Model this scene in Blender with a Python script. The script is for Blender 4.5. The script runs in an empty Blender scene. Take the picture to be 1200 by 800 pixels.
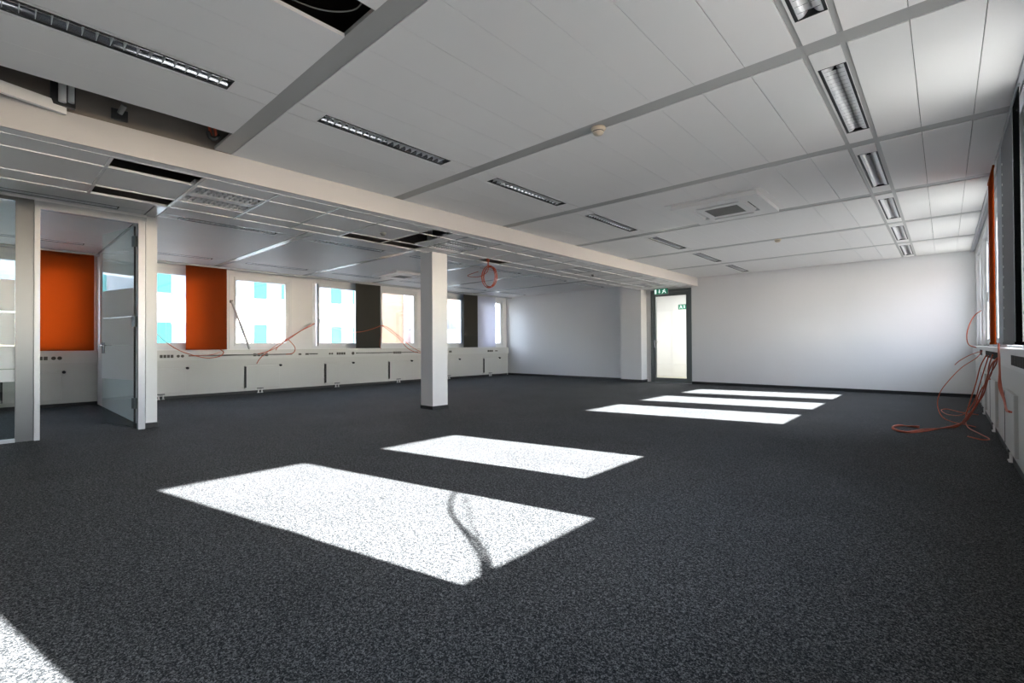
import bpy, math, random
from mathutils import Vector, Matrix
random.seed(7)
C = bpy.context.scene.collection
SC = bpy.context.scene

# ------------------------------------------------------------------ camera
cam_d = bpy.data.cameras.new('camera')
cam = bpy.data.objects.new('camera', cam_d); C.objects.link(cam)
cam_d.sensor_width = 36.0; cam_d.lens = 559.856 * 36.0 / 1200.0
cam_d.clip_start = 0.02; cam_d.clip_end = 300
yaw, pit, rol = 0.73610923, 0.00869520, -0.00559639
fw = Vector((-math.sin(yaw) * math.cos(pit), math.cos(yaw) * math.cos(pit), math.sin(pit)))
rt = Vector((math.cos(yaw), math.sin(yaw), 0)); up = rt.cross(fw)
rt2 = rt * math.cos(rol) + up * math.sin(rol); up2 = up * math.cos(rol) - rt * math.sin(rol)
m = Matrix(((rt2.x, up2.x, -fw.x, 0), (rt2.y, up2.y, -fw.y, 0), (rt2.z, up2.z, -fw.z, 1.0), (0, 0, 0, 1)))
cam.matrix_world = m
SC.camera = cam

# ------------------------------------------------------------------ world, sun, exposure
SUN_ELEV = math.radians(27.6)
SUN_AZ = math.atan(0.2016)                      # sun stands towards +x and a little +y
world = bpy.data.worlds.new('world'); SC.world = world; world.use_nodes = True
wn = world.node_tree.nodes; wl = world.node_tree.links; wn.clear()
sky = wn.new('ShaderNodeTexSky'); sky.sky_type = 'NISHITA'; sky.sun_disc = False
sky.sun_elevation = SUN_ELEV; sky.sun_rotation = math.pi / 2 - SUN_AZ
sky.air_density = 1.0; sky.dust_density = 0.5; sky.ozone_density = 1.0
bgn = wn.new('ShaderNodeBackground'); bgn.inputs['Strength'].default_value = 2.4
wo = wn.new('ShaderNodeOutputWorld')
hsv = wn.new('ShaderNodeHueSaturation'); hsv.inputs['Saturation'].default_value = 0.55
wl.new(sky.outputs[0], hsv.inputs['Color']); wl.new(hsv.outputs[0], bgn.inputs[0]); wl.new(bgn.outputs[0], wo.inputs[0])
sd = bpy.data.lights.new('sun', 'SUN'); sd.energy = 97.0; sd.angle = math.radians(0.55); sd.color = (1.0, 0.99, 0.975)
sun = bpy.data.objects.new('sun', sd); C.objects.link(sun)
sdir = Vector((math.cos(SUN_ELEV) * math.cos(SUN_AZ), math.cos(SUN_ELEV) * math.sin(SUN_AZ), math.sin(SUN_ELEV)))
sun.rotation_euler = sdir.to_track_quat('Z', 'Y').to_euler()
sun.location = (12, 4, 9)
SC.view_settings.view_transform = 'Standard'; SC.view_settings.look = 'None'
SC.view_settings.gamma = 1.0; SC.view_settings.use_curve_mapping = False
SC.view_settings.exposure = 0.25
SC.cycles.max_bounces = 10; SC.cycles.diffuse_bounces = 6; SC.cycles.glossy_bounces = 4
SC.cycles.transparent_max_bounces = 16; SC.cycles.transmission_bounces = 6
SC.cycles.caustics_reflective = False; SC.cycles.caustics_refractive = False
SC.cycles.sample_clamp_indirect = 8.0
SC.cycles.use_denoising = True

# ------------------------------------------------------------------ materials
def mat(name, col, rough=0.6, metal=0.0, spec=0.5, noise=0.0, nscale=8.0, bump=0.0, bscale=60.0):
    M = bpy.data.materials.new(name); M.use_nodes = True
    n = M.node_tree.nodes; l = M.node_tree.links; b = n['Principled BSDF']
    b.inputs['Base Color'].default_value = (*col, 1); b.inputs['Roughness'].default_value = rough
    b.inputs['Metallic'].default_value = metal; b.inputs['Specular IOR Level'].default_value = spec
    tc = n.new('ShaderNodeTexCoord')
    nz = n.new('ShaderNodeTexNoise'); nz.inputs['Scale'].default_value = nscale; nz.inputs['Detail'].default_value = 4
    l.new(tc.outputs['Object'], nz.inputs['Vector'])
    mx = n.new('ShaderNodeMix'); mx.data_type = 'RGBA'
    k = max(noise, 0.01)
    mx.inputs[6].default_value = (*[c * (1 - k) for c in col], 1)
    mx.inputs[7].default_value = (*[min(1, c * (1 + k)) for c in col], 1)
    l.new(nz.outputs['Fac'], mx.inputs[0]); l.new(mx.outputs[2], b.inputs['Base Color'])
    if bump:
        n2 = n.new('ShaderNodeTexNoise'); n2.inputs['Scale'].default_value = bscale; n2.inputs['Detail'].default_value = 3
        l.new(tc.outputs['Object'], n2.inputs['Vector'])
        bp = n.new('ShaderNodeBump'); bp.inputs['Strength'].default_value = bump; bp.inputs['Distance'].default_value = 0.002
        l.new(n2.outputs['Fac'], bp.inputs['Height']); l.new(bp.outputs[0], b.inputs['Normal'])
    return M

def carpet_mat():
    M = bpy.data.materials.new('carpet'); M.use_nodes = True
    n = M.node_tree.nodes; l = M.node_tree.links; b = n['Principled BSDF']
    b.inputs['Roughness'].default_value = 0.9; b.inputs['Specular IOR Level'].default_value = 0.08
    tc = n.new('ShaderNodeTexCoord')
    n1 = n.new('ShaderNodeTexVoronoi'); n1.inputs['Scale'].default_value = 250
    sp = n.new('ShaderNodeSeparateColor'); l.new(n1.outputs['Color'], sp.inputs[0])
    n3 = n.new('ShaderNodeTexNoise'); n3.inputs['Scale'].default_value = 70; n3.inputs['Detail'].default_value = 3
    av = n.new('ShaderNodeMix'); av.data_type = 'FLOAT'; av.inputs[0].default_value = 0.55
    l.new(sp.outputs[0], av.inputs[2]); l.new(n3.outputs['Fac'], av.inputs[3])
    r1 = n.new('ShaderNodeValToRGB')
    e = r1.color_ramp.elements; e[0].position = 0.25; e[0].color = (0.010, 0.0115, 0.0125, 1)
    e[1].position = 0.80; e[1].color = (0.20, 0.205, 0.21, 1)
    k = r1.color_ramp.elements.new(0.50); k.color = (0.036, 0.039, 0.042, 1)
    l.new(tc.outputs['Object'], n3.inputs['Vector'])
    n2 = n.new('ShaderNodeTexNoise'); n2.inputs['Scale'].default_value = 1.3; n2.inputs['Detail'].default_value = 5
    mr = n.new('ShaderNodeMapRange'); mr.inputs[1].default_value = 0.3; mr.inputs[2].default_value = 0.7
    mr.inputs[3].default_value = 0.9; mr.inputs[4].default_value = 1.1
    mu = n.new('ShaderNodeVectorMath'); mu.operation = 'SCALE'
    l.new(tc.outputs['Object'], n1.inputs['Vector']); l.new(tc.outputs['Object'], n2.inputs['Vector'])
    l.new(av.outputs[0], r1.inputs[0]); l.new(n2.outputs['Fac'], mr.inputs[0])
    l.new(r1.outputs[0], mu.inputs[0]); l.new(mr.outputs[0], mu.inputs['Scale'])
    l.new(mu.outputs[0], b.inputs['Base Color'])
    bp = n.new('ShaderNodeBump'); bp.inputs['Strength'].default_value = 0.3; bp.inputs['Distance'].default_value = 0.002
    l.new(n1.outputs['Distance'], bp.inputs['Height']); l.new(bp.outputs[0], b.inputs['Normal'])
    return M

def thin_glass(name, tint=(0.965, 0.97, 0.97), refl=1.5):
    M = bpy.data.materials.new(name); M.use_nodes = True
    n = M.node_tree.nodes; l = M.node_tree.links; n.clear()
    o = n.new('ShaderNodeOutputMaterial'); t = n.new('ShaderNodeBsdfTransparent'); t.inputs[0].default_value = (*tint, 1)
    g = n.new('ShaderNodeBsdfGlossy'); g.inputs['Roughness'].default_value = 0.0; g.inputs[0].default_value = (1, 1, 1, 1)
    f = n.new('ShaderNodeFresnel'); ge = n.new('ShaderNodeNewGeometry'); mi = n.new('ShaderNodeMix'); mi.data_type = 'FLOAT'
    mi.inputs[2].default_value = refl; mi.inputs[3].default_value = 1.0 / refl; l.new(ge.outputs['Backfacing'], mi.inputs[0]); l.new(mi.outputs[0], f.inputs[0]); mx = n.new('ShaderNodeMixShader')
    l.new(f.outputs[0], mx.inputs[0]); l.new(t.outputs[0], mx.inputs[1]); l.new(g.outputs[0], mx.inputs[2]); l.new(mx.outputs[0], o.inputs[0])
    return M

def fabric(name, col, transl=0.35, transp=0.0, tcol=None):
    M = bpy.data.materials.new(name); M.use_nodes = True
    n = M.node_tree.nodes; l = M.node_tree.links; n.clear()
    o = n.new('ShaderNodeOutputMaterial'); d = n.new('ShaderNodeBsdfDiffuse'); t = n.new('ShaderNodeBsdfTranslucent')
    tc = n.new('ShaderNodeTexCoord'); wv = n.new('ShaderNodeTexNoise'); wv.inputs['Scale'].default_value = 400
    mxc = n.new('ShaderNodeMix'); mxc.data_type = 'RGBA'
    mxc.inputs[6].default_value = (*[c * 0.92 for c in col], 1); mxc.inputs[7].default_value = (*[min(1, c * 1.08) for c in col], 1)
    l.new(tc.outputs['Object'], wv.inputs['Vector']); l.new(wv.outputs['Fac'], mxc.inputs[0])
    l.new(mxc.outputs[2], d.inputs[0])
    if tcol is None: l.new(mxc.outputs[2], t.inputs[0])
    else: t.inputs[0].default_value = (*tcol, 1)
    m1 = n.new('ShaderNodeMixShader'); m1.inputs[0].default_value = transl
    l.new(d.outputs[0], m1.inputs[1]); l.new(t.outputs[0], m1.inputs[2])
    if transp > 0:
        tp = n.new('ShaderNodeBsdfTransparent'); m2 = n.new('ShaderNodeMixShader'); m2.inputs[0].default_value = transp
        l.new(m1.outputs[0], m2.inputs[1]); l.new(tp.outputs[0], m2.inputs[2]); l.new(m2.outputs[0], o.inputs[0])
    else: l.new(m1.outputs[0], o.inputs[0])
    return M

def emit(name, col, s):
    M = bpy.data.materials.new(name); M.use_nodes = True
    b = M.node_tree.nodes['Principled BSDF']; b.inputs['Base Color'].default_value = (*col, 1)
    b.inputs['Emission Color'].default_value = (*col, 1); b.inputs['Emission Strength'].default_value = s
    return M

MT = {}
MT['carpet'] = carpet_mat()
MT['wall'] = mat('wall_paint', (0.80, 0.80, 0.80), 0.7, noise=0.015, nscale=3, bump=0.05, bscale=120)
MT['panel'] = mat('ceiling_panel_paint', (0.86, 0.845, 0.83), 0.55, noise=0.02, nscale=1.5)
MT['strip'] = mat('ceiling_strip_paint', (0.40, 0.40, 0.39), 0.32, noise=0.02, nscale=2)
MT['strip_lit'] = mat('ceiling_strip_lit', (0.62, 0.62, 0.60), 0.25, noise=0.02, nscale=2)  # same strips as on the right, colour lightened for the window light they reflect
MT['tbar'] = mat('tbar_paint', (0.80, 0.80, 0.80), 0.25)
MT['beam'] = mat('beam_paint', (0.62, 0.595, 0.585), 0.6, noise=0.02, nscale=2)
MT['clad'] = mat('cladding_paint', (0.60, 0.59, 0.565), 0.5, noise=0.015, nscale=3)
MT['duct'] = mat('duct_paint', (0.64, 0.635, 0.61), 0.4)
MT['white'] = mat('white_plastic', (0.80, 0.80, 0.79), 0.35)
MT['upvc'] = mat('window_plastic', (0.74, 0.75, 0.76), 0.35)
MT['black'] = mat('black_plastic', (0.012, 0.013, 0.014), 0.5)
MT['base'] = mat('black_skirting', (0.014, 0.016, 0.018), 0.5)
MT['darkmetal'] = mat('grey_door_paint', (0.115, 0.135, 0.135), 0.4, metal=0.1)
MT['alu'] = mat('anodised_aluminium', (0.50, 0.51, 0.53), 0.4, metal=0.2, noise=0.03, nscale=2)
MT['alug'] = mat('grey_aluminium', (0.15, 0.155, 0.16), 0.35, metal=0.5, noise=0.03, nscale=2)
MT['mirror'] = mat('mirror_reflector', (0.95, 0.95, 0.96), 0.45, metal=0.5)
MT['blade'] = mat('louvre_blade', (0.85, 0.86, 0.87), 0.4, metal=0.3)
MT['mirror2'] = mat('bright_mirror_reflector', (0.95, 0.95, 0.95), 0.10, metal=1.0)
MT['chrome'] = mat('chrome', (0.8, 0.8, 0.8), 0.15, metal=1.0)
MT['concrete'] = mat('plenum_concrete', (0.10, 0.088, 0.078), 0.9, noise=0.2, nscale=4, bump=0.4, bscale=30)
MT['orangec'] = mat('orange_cable', (0.50, 0.085, 0.03), 0.45, noise=0.1, nscale=20)
MT['greyc'] = mat('grey_cable', (0.22, 0.22, 0.21), 0.5)
MT['brownsock'] = mat('socket_dark', (0.07, 0.065, 0.05), 0.5)
MT['slot'] = mat('dark_gap', (0.03, 0.03, 0.03), 0.8)
MT['glass'] = thin_glass('window_glass')
MT['pglass'] = thin_glass('partition_glass', (0.90, 0.95, 0.93), 1.5)
MT['frost'] = fabric('frosted_film', (0.93, 0.95, 0.96), 0.3, 0.04)
MT['orange'] = fabric('orange_fabric', (0.20, 0.05, 0.02), 0.55, 0.0, (0.66, 0.22, 0.06))
MT['greyf'] = fabric('grey_fabric', (0.055, 0.055, 0.05), 0.12)
MT['greyp'] = fabric('grey_screen_fabric', (0.30, 0.30, 0.31), 0.05)
MT['darkf'] = fabric('black_fabric', (0.012, 0.013, 0.013), 0.02)
MT['rawbeam'] = mat('raw_beam_concrete', (0.22, 0.19, 0.165), 0.9, noise=0.15, nscale=5, bump=0.3, bscale=30)
MT['outerwall'] = mat('grey_outer_render', (0.17, 0.17, 0.165), 0.85, noise=0.1, nscale=3)
MT['palef'] = fabric('pale_opaque_fabric', (0.45, 0.47, 0.50), 0.06)
MT['voile'] = fabric('pale_screen_fabric', (0.62, 0.63, 0.70), 0.6, 0.05)
MT['detector'] = mat('detector_cream', (0.72, 0.62, 0.48), 0.45)
MT['green'] = emit('exit_green', (0.01, 0.16, 0.09), 0.5)
MT['signw'] = emit('exit_white', (0.8, 0.9, 0.85), 0.9)
MT['facade'] = mat('facade_white', (0.88, 0.89, 0.90), 0.8, noise=0.02, nscale=0.5)
MT['turq'] = mat('facade_turquoise', (0.045, 0.36, 0.37), 0.5, noise=0.05, nscale=1)
MT['fglass'] = mat('facade_glass', (0.27, 0.30, 0.36), 0.2, noise=0.35, nscale=1.6)
MT['fgrey'] = mat('facade_grey', (0.22, 0.24, 0.32), 0.6, noise=0.1, nscale=2)
MT['beige'] = mat('beige_render', (0.34, 0.22, 0.15), 0.9, noise=0.25, nscale=1.6)
MT['pink'] = mat('pale_pink_render', (0.42, 0.33, 0.31), 0.9, noise=0.1, nscale=1)
MT['roof'] = mat('slate_roof', (0.22, 0.23, 0.26), 0.8, noise=0.15, nscale=2)
MT['ground'] = mat('outdoor_ground', (0.16, 0.16, 0.15), 0.9, noise=0.2, nscale=0.6)

# ------------------------------------------------------------------ mesh helpers
class MB:
    def __init__(s): s.v = []; s.f = []
    def box(s, x0, x1, y0, y1, z0, z1):
        if x0 > x1: x0, x1 = x1, x0
        if y0 > y1: y0, y1 = y1, y0
        if z0 > z1: z0, z1 = z1, z0
        b = len(s.v)
        s.v += [(x0, y0, z0), (x1, y0, z0), (x1, y1, z0), (x0, y1, z0), (x0, y0, z1), (x1, y0, z1), (x1, y1, z1), (x0, y1, z1)]
        s.f += [tuple(b + i for i in q) for q in ((0, 3, 2, 1), (4, 5, 6, 7), (0, 1, 5, 4), (1, 2, 6, 5), (2, 3, 7, 6), (3, 0, 4, 7))]
        return s
    def prism(s, pts, d):                       # polygon pts (3D, planar) extruded by vector d
        b = len(s.v); n = len(pts); d = Vector(d)
        s.v += [tuple(p) for p in pts] + [tuple(Vector(p) + d) for p in pts]
        s.f += [tuple(b + i for i in range(n))[::-1], tuple(b + n + i for i in range(n))]
        s.f += [(b + i, b + (i + 1) % n, b + n + (i + 1) % n, b + n + i) for i in range(n)]
        return s
    def cyl(s, p, q, r, n=12, r2=None):
        p = Vector(p); q = Vector(q); d = (q - p).normalized()
        a = d.orthogonal().normalized(); c = d.cross(a); b = len(s.v); r2 = r if r2 is None else r2
        for i in range(n):
            t = 2 * math.pi * i / n; o = a * math.cos(t) + c * math.sin(t)
            s.v.append(tuple(p + o * r)); s.v.append(tuple(q + o * r2))
        s.f += [(b + 2 * i, b + 2 * ((i + 1) % n), b + 2 * ((i + 1) % n) + 1, b + 2 * i + 1) for i in range(n)]
        s.f += [tuple(b + 2 * i for i in range(n))[::-1], tuple(b + 2 * i + 1 for i in range(n))]
        return s
    def tube(s, pts, r, n=6, sub=8):
        P = smooth(pts, sub); T = []
        for i in range(len(P)):
            a = P[max(0, i - 1)]; c = P[min(len(P) - 1, i + 1)]; T.append((c - a).normalized())
        u = T[0].orthogonal().normalized(); b = len(s.v)
        for i, p in enumerate(P):
            u = (u - T[i] * u.dot(T[i])).normalized(); w = T[i].cross(u)
            for k in range(n):
                t = 2 * math.pi * k / n; s.v.append(tuple(p + (u * math.cos(t) + w * math.sin(t)) * r))
        for i in range(len(P) - 1):
            for k in range(n):
                s.f.append((b + i * n + k, b + i * n + (k + 1) % n, b + (i + 1) * n + (k + 1) % n, b + (i + 1) * n + k))
        s.f += [tuple(b + k for k in range(n))[::-1], tuple(b + (len(P) - 1) * n + k for k in range(n))]
        return s
    def lathe(s, prof, c, n=24):                # prof: (r, z) pairs about vertical axis at c
        b = len(s.v); m_ = len(prof)
        for i in range(n):
            t = 2 * math.pi * i / n
            for r, z in prof: s.v.append((c[0] + r * math.cos(t), c[1] + r * math.sin(t), c[2] + z))
        for i in range(n):
            j = (i + 1) % n
            for k in range(m_ - 1): s.f.append((b + i * m_ + k, b + j * m_ + k, b + j * m_ + k + 1, b + i * m_ + k + 1))
        return s
    def build(s, name, m_, parent=None, bevel=0.0, kind=None, shade=False):
        me = bpy.data.meshes.new(name); me.from_pydata(s.v, [], s.f); me.update()
        o = bpy.data.objects.new(name, me); C.objects.link(o); me.materials.append(MT[m_] if isinstance(m_, str) else m_)
        if parent is not None:
            o.parent = parent; o.location = -parent.location if parent.parent is None else -(parent.location + parent.parent.location)
        if bevel:
            bv = o.modifiers.new('bevel', 'BEVEL'); bv.width = bevel; bv.segments = 2; bv.limit_method = 'ANGLE'
        if shade:
            for p in me.polygons: p.use_smooth = True
        if kind: o['kind'] = kind
        return o

def smooth(pts, sub):
    P = [Vector(p) for p in pts]
    if len(P) < 3: return P
    Q = [P[0] * 2 - P[1]] + P + [P[-1] * 2 - P[-2]]; out = []
    for i in range(1, len(Q) - 2):
        for k in range(sub):
            t = k / sub; a, b, c, d = Q[i - 1], Q[i], Q[i + 1], Q[i + 2]
            out.append(0.5 * ((2 * b) + (c - a) * t + (2 * a - 5 * b + 4 * c - d) * t * t + (3 * b - a - 3 * c + d) * t ** 3))
    out.append(P[-1]); return out

def box(name, m_, *a, parent=None, bevel=0.0, kind=None):
    return MB().box(*a).build(name, m_, parent, bevel, kind)
def empty(name, loc, label=None, cat=None, group=None):
    o = bpy.data.objects.new(name, None); C.objects.link(o); o.location = loc; o.empty_display_size = 0.05
    tag(o, label, cat, group); return o
def tag(o, label=None, cat=None, group=None):
    if label: o['label'] = label
    if cat: o['category'] = cat
    if group: o['group'] = group
    return o
def struct(name, m_, *a, **k): return box(name, m_, *a, kind='structure', **k)

# ------------------------------------------------------------------ dimensions
XR, XL, YF, YN = 0.43, -11.25, 12.13, -2.2
ZC, ZL, ZS = 2.69, 2.65, 2.48
XB, XE = -4.63, -6.10                            # fascia, soffit's other edge
PITCH = 1.795
RW = [2.262 + 1.79 * k for k in range(-1, 6)]    # window centres, right wall
LW = [2.34 + PITCH * k for k in range(-2, 6)]    # window centres, left wall
GZ0, GZ1 = 1.08, 2.44

# ------------------------------------------------------------------ floor, slab, far walls
struct('floor', 'carpet', XL, XR + 0.01, YN, YF, -0.12, 0.0)
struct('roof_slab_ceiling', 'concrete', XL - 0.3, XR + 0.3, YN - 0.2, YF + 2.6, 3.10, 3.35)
struct('wall_upper_floors', 'facade', XL - 0.25, XR + 0.27, -22, YF + 22, 3.36, 17.0)
w = MB(); w.box(XL - 0.25, -5.89, YF, YF + 0.15, 0, 3.1); w.box(-4.79, XR + 0.27, YF, YF + 0.15, 0, 3.1); w.box(-5.89, -4.79, YF, YF + 0.15, 2.46, 3.1)
w.build('wall_back', 'wall', kind='structure')
struct('wall_front', 'wall', XL - 0.25, XR + 0.27, YN - 0.15, YN, 0, 3.1)
bb = MB(); bb.box(XL + 0.08, -6.66, YF - 0.015, YF, 0, 0.065); bb.box(-4.79, XR - 0.02, YF - 0.015, YF, 0, 0.065)
bb.build('baseboard_back', 'base', kind='structure')
# projecting wall pier beside the far door
pr = struct('wall_pier', 'wall', -6.65, -6.03, 11.82, YF, 0, 2.66)
pb = MB(); pb.box(-6.66, -6.02, 11.805, 11.82, 0, 0.065); pb.box(-6.03, -6.015, 11.805, YF, 0, 0.065); pb.box(-6.665, -6.65, 11.805, YF, 0, 0.065)
pb.build('baseboard_pier', 'base', kind='structure')

# ------------------------------------------------------------------ window walls
def window_wall(name, xin, sgn, centres, m_='wall', xo=None):
    xo = xo or xin - 0.25
    mb = MB(); hw = 0.60
    mb.box(xin, xo, YN, YF, 0, 0.97); mb.box(xin, xo, YN, YF, 2.56, 3.1)
    ys = [YN] + [v for c in centres for v in (c - hw, c + hw)] + [YF]
    for i in range(0, len(ys), 2):
        if ys[i + 1] > ys[i]: mb.box(xin, xo, ys[i], ys[i + 1], 0.97, 2.56)
    return mb.build(name, m_, kind='structure')
window_wall('wall_left', XL, -1, LW)
window_wall('wall_right', XR, 1, RW, 'wall', 0.50)
window_wall('wall_right_outer', 0.501, 1, RW, 'outerwall', 0.70)

WN = [0]
def window(xf, sgn, c, lab, open_deg=0.0, handle=True):
    # xf inner face of frame, sgn points outwards; frame overlaps the wall by a narrow cover profile
    WN[0] += 1
    root = empty('window_%d' % WN[0], (xf, c, 0.97)); root['kind'] = 'structure'
    def fr(y0, y1, z0, z1, wd, xa, xb, wz=None):
        wz = wz or wd
        mb = MB(); mb.box(xa, xb, y0, y0 + wd, z0, z1); mb.box(xa, xb, y1 - wd, y1, z0, z1)
        mb.box(xa, xb, y0 + wd, y1 - wd, z0, z0 + wz); mb.box(xa, xb, y0 + wd, y1 - wd, z1 - wz, z1); return mb
    fr(c - 0.655, c + 0.655, 0.965, 2.565, 0.06, xf - sgn * 0.012, xf - sgn * 0.0).build('frame_cover', 'upvc', root)
    fr(c - 0.60, c + 0.60, 0.97, 2.56, 0.045, xf + sgn * 0.002, xf + sgn * 0.09).build('window_frame', 'upvc', root)
    hy = c + 0.552
    s_ = fr(c - 0.553, c + 0.553, 1.018, 2.512, 0.033, xf + sgn * 0.012, xf + sgn * 0.07, 0.072 if sgn < 0 else 0.040)
    s2 = fr(c - 0.5475, c + 0.5475, 1.024, 2.508, 0.03, xf - sgn * 0.008, xf + sgn * 0.012, 0.062 if sgn < 0 else 0.034)
    s_.v += []; off = len(s_.v); s_.v += s2.v; s_.f += [tuple(i + off for i in f) for f in s2.f]
    sash = s_.build('sash', 'upvc', root)
    pane = MB().box(xf + sgn * 0.038, xf + sgn * 0.044, c - 0.522, c + 0.522, 1.05, 2.48).build('pane', 'glass', sash)
    pane.location = (0, 0, 0)
    objs = [sash]
    if handle:
        h = MB(); h.box(xf - sgn * 0.008, xf - sgn * 0.02, c - 0.545, c - 0.52, 1.62, 1.70)
        h.cyl((xf - sgn * 0.015, c - 0.532, 1.66), (xf - sgn * 0.055, c - 0.532, 1.66), 0.008)
        h.box(xf - sgn * 0.045, xf - sgn * 0.06, c - 0.542, c - 0.522, 1.54, 1.672)
        hh = h.build('handle', 'white', sash, bevel=0.003); hh.location = (0, 0, 0)
    if open_deg:                                 # swung inwards about the jamb at high y
        P = Vector((xf - sgn * 0.008 - root.location.x, hy - root.location.y, 0))
        Rm = Matrix.Translation(P) @ Matrix.Rotation(math.radians(open_deg), 4, 'Z') @ Matrix.Translation(-P)
        sash.matrix_local = Rm @ Matrix.Translation(sash.location)
    return root
for i, c in enumerate(LW):
    window(-11.255, -1, c, '', open_deg=(5.0 if i == 4 else 0))
for c in RW:
    window(0.478, 1, c, '')
rv = MB()
for c in RW:                                     # inner sill boards in the reveals of the right wall
    rv.box(XR, 0.478, c - 0.6, c + 0.6, 0.962, 0.975)
rv.build('trim_1', 'alug', kind='structure')

# wall between small office and hall, with its end next to the glass door
struct('wall_office', 'wall', XL, -7.40, 1.352, 1.468, 0, 2.66)
ob = MB(); ob.box(-11.1, -7.39, 1.466, 1.48, 0, 0.06); ob.box(-7.40, -7.388, 1.34, 1.48, 0, 0.06)
ob.build('baseboard_office', 'base', kind='structure')

# ------------------------------------------------------------------ ceiling of the hall (right part)
STR = [1.385 + PITCH * k for k in range(-3, 7)]
xs_all = [0.363, 0.175, -0.12, -0.392]
xs2 = [-0.61, -0.89, -1.195, -1.50, -1.805, -2.11, -2.415, -2.72, -3.01, -3.30]
xs3 = [-3.50, -3.82, -4.165, -4.63]
cols = list(zip(xs_all[:-1], xs_all[1:])) + list(zip(xs2[:-1], xs2[1:])) + list(zip(xs3[:-1], xs3[1:]))
g = 0.002
cm = MB(); stripm = MB(); chan = MB(); infill = MB()
bays = [(STR[i] + 0.0675, STR[i + 1] - 0.0675) for i in range(len(STR) - 1)]
bays = [(max(YN, a), min(YF, b)) for a, b in bays if b > YN and a < YF]
HOLE_A = lambda xa, ya, yb: abs(xa + 4.165) < 0.01 and yb < 1.4 and yb > 1.2
HOLE_B = lambda xa, ya, yb: abs(xa + 2.11) < 0.01 and yb < 1.4 and yb > 1.2
for (ya, yb) in bays:
    for (xa, xb) in cols:
        if HOLE_A(xa, ya, yb): continue
        if HOLE_B(xa, ya, yb): continue
        g = 0.002 if xa > -0.9 else 0.0009
        cm.box(xa - g, xb + g, ya + 0.001, yb - 0.001, ZC, ZC + 0.022)
cm.build('ceiling', 'panel', kind='structure')
for y in STR:
    if y < YF - 0.07: stripm.box(XR, XB, y - 0.0675, y + 0.0675, ZC + 0.006, ZC + 0.03)
stripm.build('trim_2', 'strip', kind='structure')
LIGHTS = []                                      # (x centre, width, y0, y1, z)
for (ya, yb) in bays:
    L = 1.19; y0 = ya + 0.215; y1 = y0 + L
    if y1 > yb: continue
    for (xa, xb, xc) in ((-0.392, -0.61, -0.494), (-3.30, -3.50, -3.40)):
        wch = 0.030 if xa > -1 else 0.006
        chan.box(xa, xa - wch, ya, yb, ZC + 0.007, ZC + 0.03); chan.box(xb, xb + wch, ya, yb, ZC + 0.007, ZC + 0.03)
        ia, ib = xa - wch, xb + wch
        infill.box(ia, ib, ya, y0, ZC, ZC + 0.022); infill.box(ia, ib, y1, yb, ZC, ZC + 0.022)
        infill.box(ia, xc + 0.074, y0, y1, ZC, ZC + 0.022); infill.box(xc - 0.074, ib, y0, y1, ZC, ZC + 0.022)
        LIGHTS.append((xc, 0.146, y0, y1, ZC, xa > -1))
chan.build('trim_3', 'strip', kind='structure'); infill.build('ceiling_infill', 'panel', kind='structure')
tr = MB(); tr.box(0.363, 0.378, YN, YF, ZC - 0.02, ZC + 0.03); tr.box(0.393, 0.408, YN, YF, ZC - 0.02, ZC + 0.03); tr.box(0.378, 0.43, YN, YF, ZC + 0.0, ZC + 0.03)
tr.build('trim_4', 'alu', kind='structure')

# fascia, dropped soffit with its tile grid
struct('wall_fascia', 'beam', XB - 0.02, XB, YN, YF, ZS - 0.002, ZC)
struct('wall_fascia_beam', 'rawbeam', XB - 0.035, XB - 0.02, YN, YF, ZS + 0.021, 3.1)
sf = MB()
YJ = [1.29 + 0.63 * k for k in range(-9, 18)]
rows = [(-4.77, -5.08), (-5.08, -5.72), (-5.72, -6.04)]
def hole(r, k):
    return (k == -1 and r in (0, 2)) or (k == 3 and r == 2) or (k == 4) or (k == 7 and r == 2) or (r == 1 and k in LAMPT)
LAMPT = (0, 5, 10, 15, -5)
CX0, CX1, CY0, CY1 = -6.255, -5.955, 4.715, 5.02
for j in range(len(YJ) - 1):
    k = j - 9; ya, yb = YJ[j], min(YJ[j + 1], YF)
    if ya > YF or yb < YN: continue
    for r, (xa, xb) in enumerate(rows):
        if hole(r, k): continue
        sf.box(xa, xb, max(ya, YN), yb, ZS + 0.006, ZS + 0.02)
# the half-open bay: leftovers of two tiles
sf.box(-4.77, -5.08, YJ[13] + 0.35, YJ[14] - 0.03, ZS + 0.006, ZS + 0.02)
sf.box(-5.08, -5.72, YJ[13] + 0.40, YJ[14] - 0.03, ZS + 0.006, ZS + 0.02)
sf.box(-4.65, -4.77, YN, YF, ZS, ZS + 0.02)
sf.box(-6.04, XE, YN, CY0, ZS, ZS + 0.02); sf.box(-6.04, XE, CY1, YF, ZS, ZS + 0.02); 
sf.build('ceiling_soffit', 'panel', kind='structure')
st = MB(); st.box(XE - 0.004, XE, YN, CY0, ZS, ZL); st.box(XE - 0.004, XE, CY1, YF, ZS, ZL); st.build('wall_soffit_side', 'beam', kind='structure')
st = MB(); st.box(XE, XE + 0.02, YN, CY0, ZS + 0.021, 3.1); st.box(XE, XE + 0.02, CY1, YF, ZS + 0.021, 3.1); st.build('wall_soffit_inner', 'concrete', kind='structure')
tb = MB()
for x in (-4.77, -5.08, -5.72, -6.04): tb.box(x - 0.009, x + 0.009, YN, YF, ZS - 0.003, ZS + 0.006)
for y in YJ:
    if YN < y < YF: tb.box(-4.77, -6.04, y - 0.012, y + 0.012, ZS - 0.002, ZS + 0.007)
tb.build('trim_5', 'tbar', kind='structure')

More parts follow.
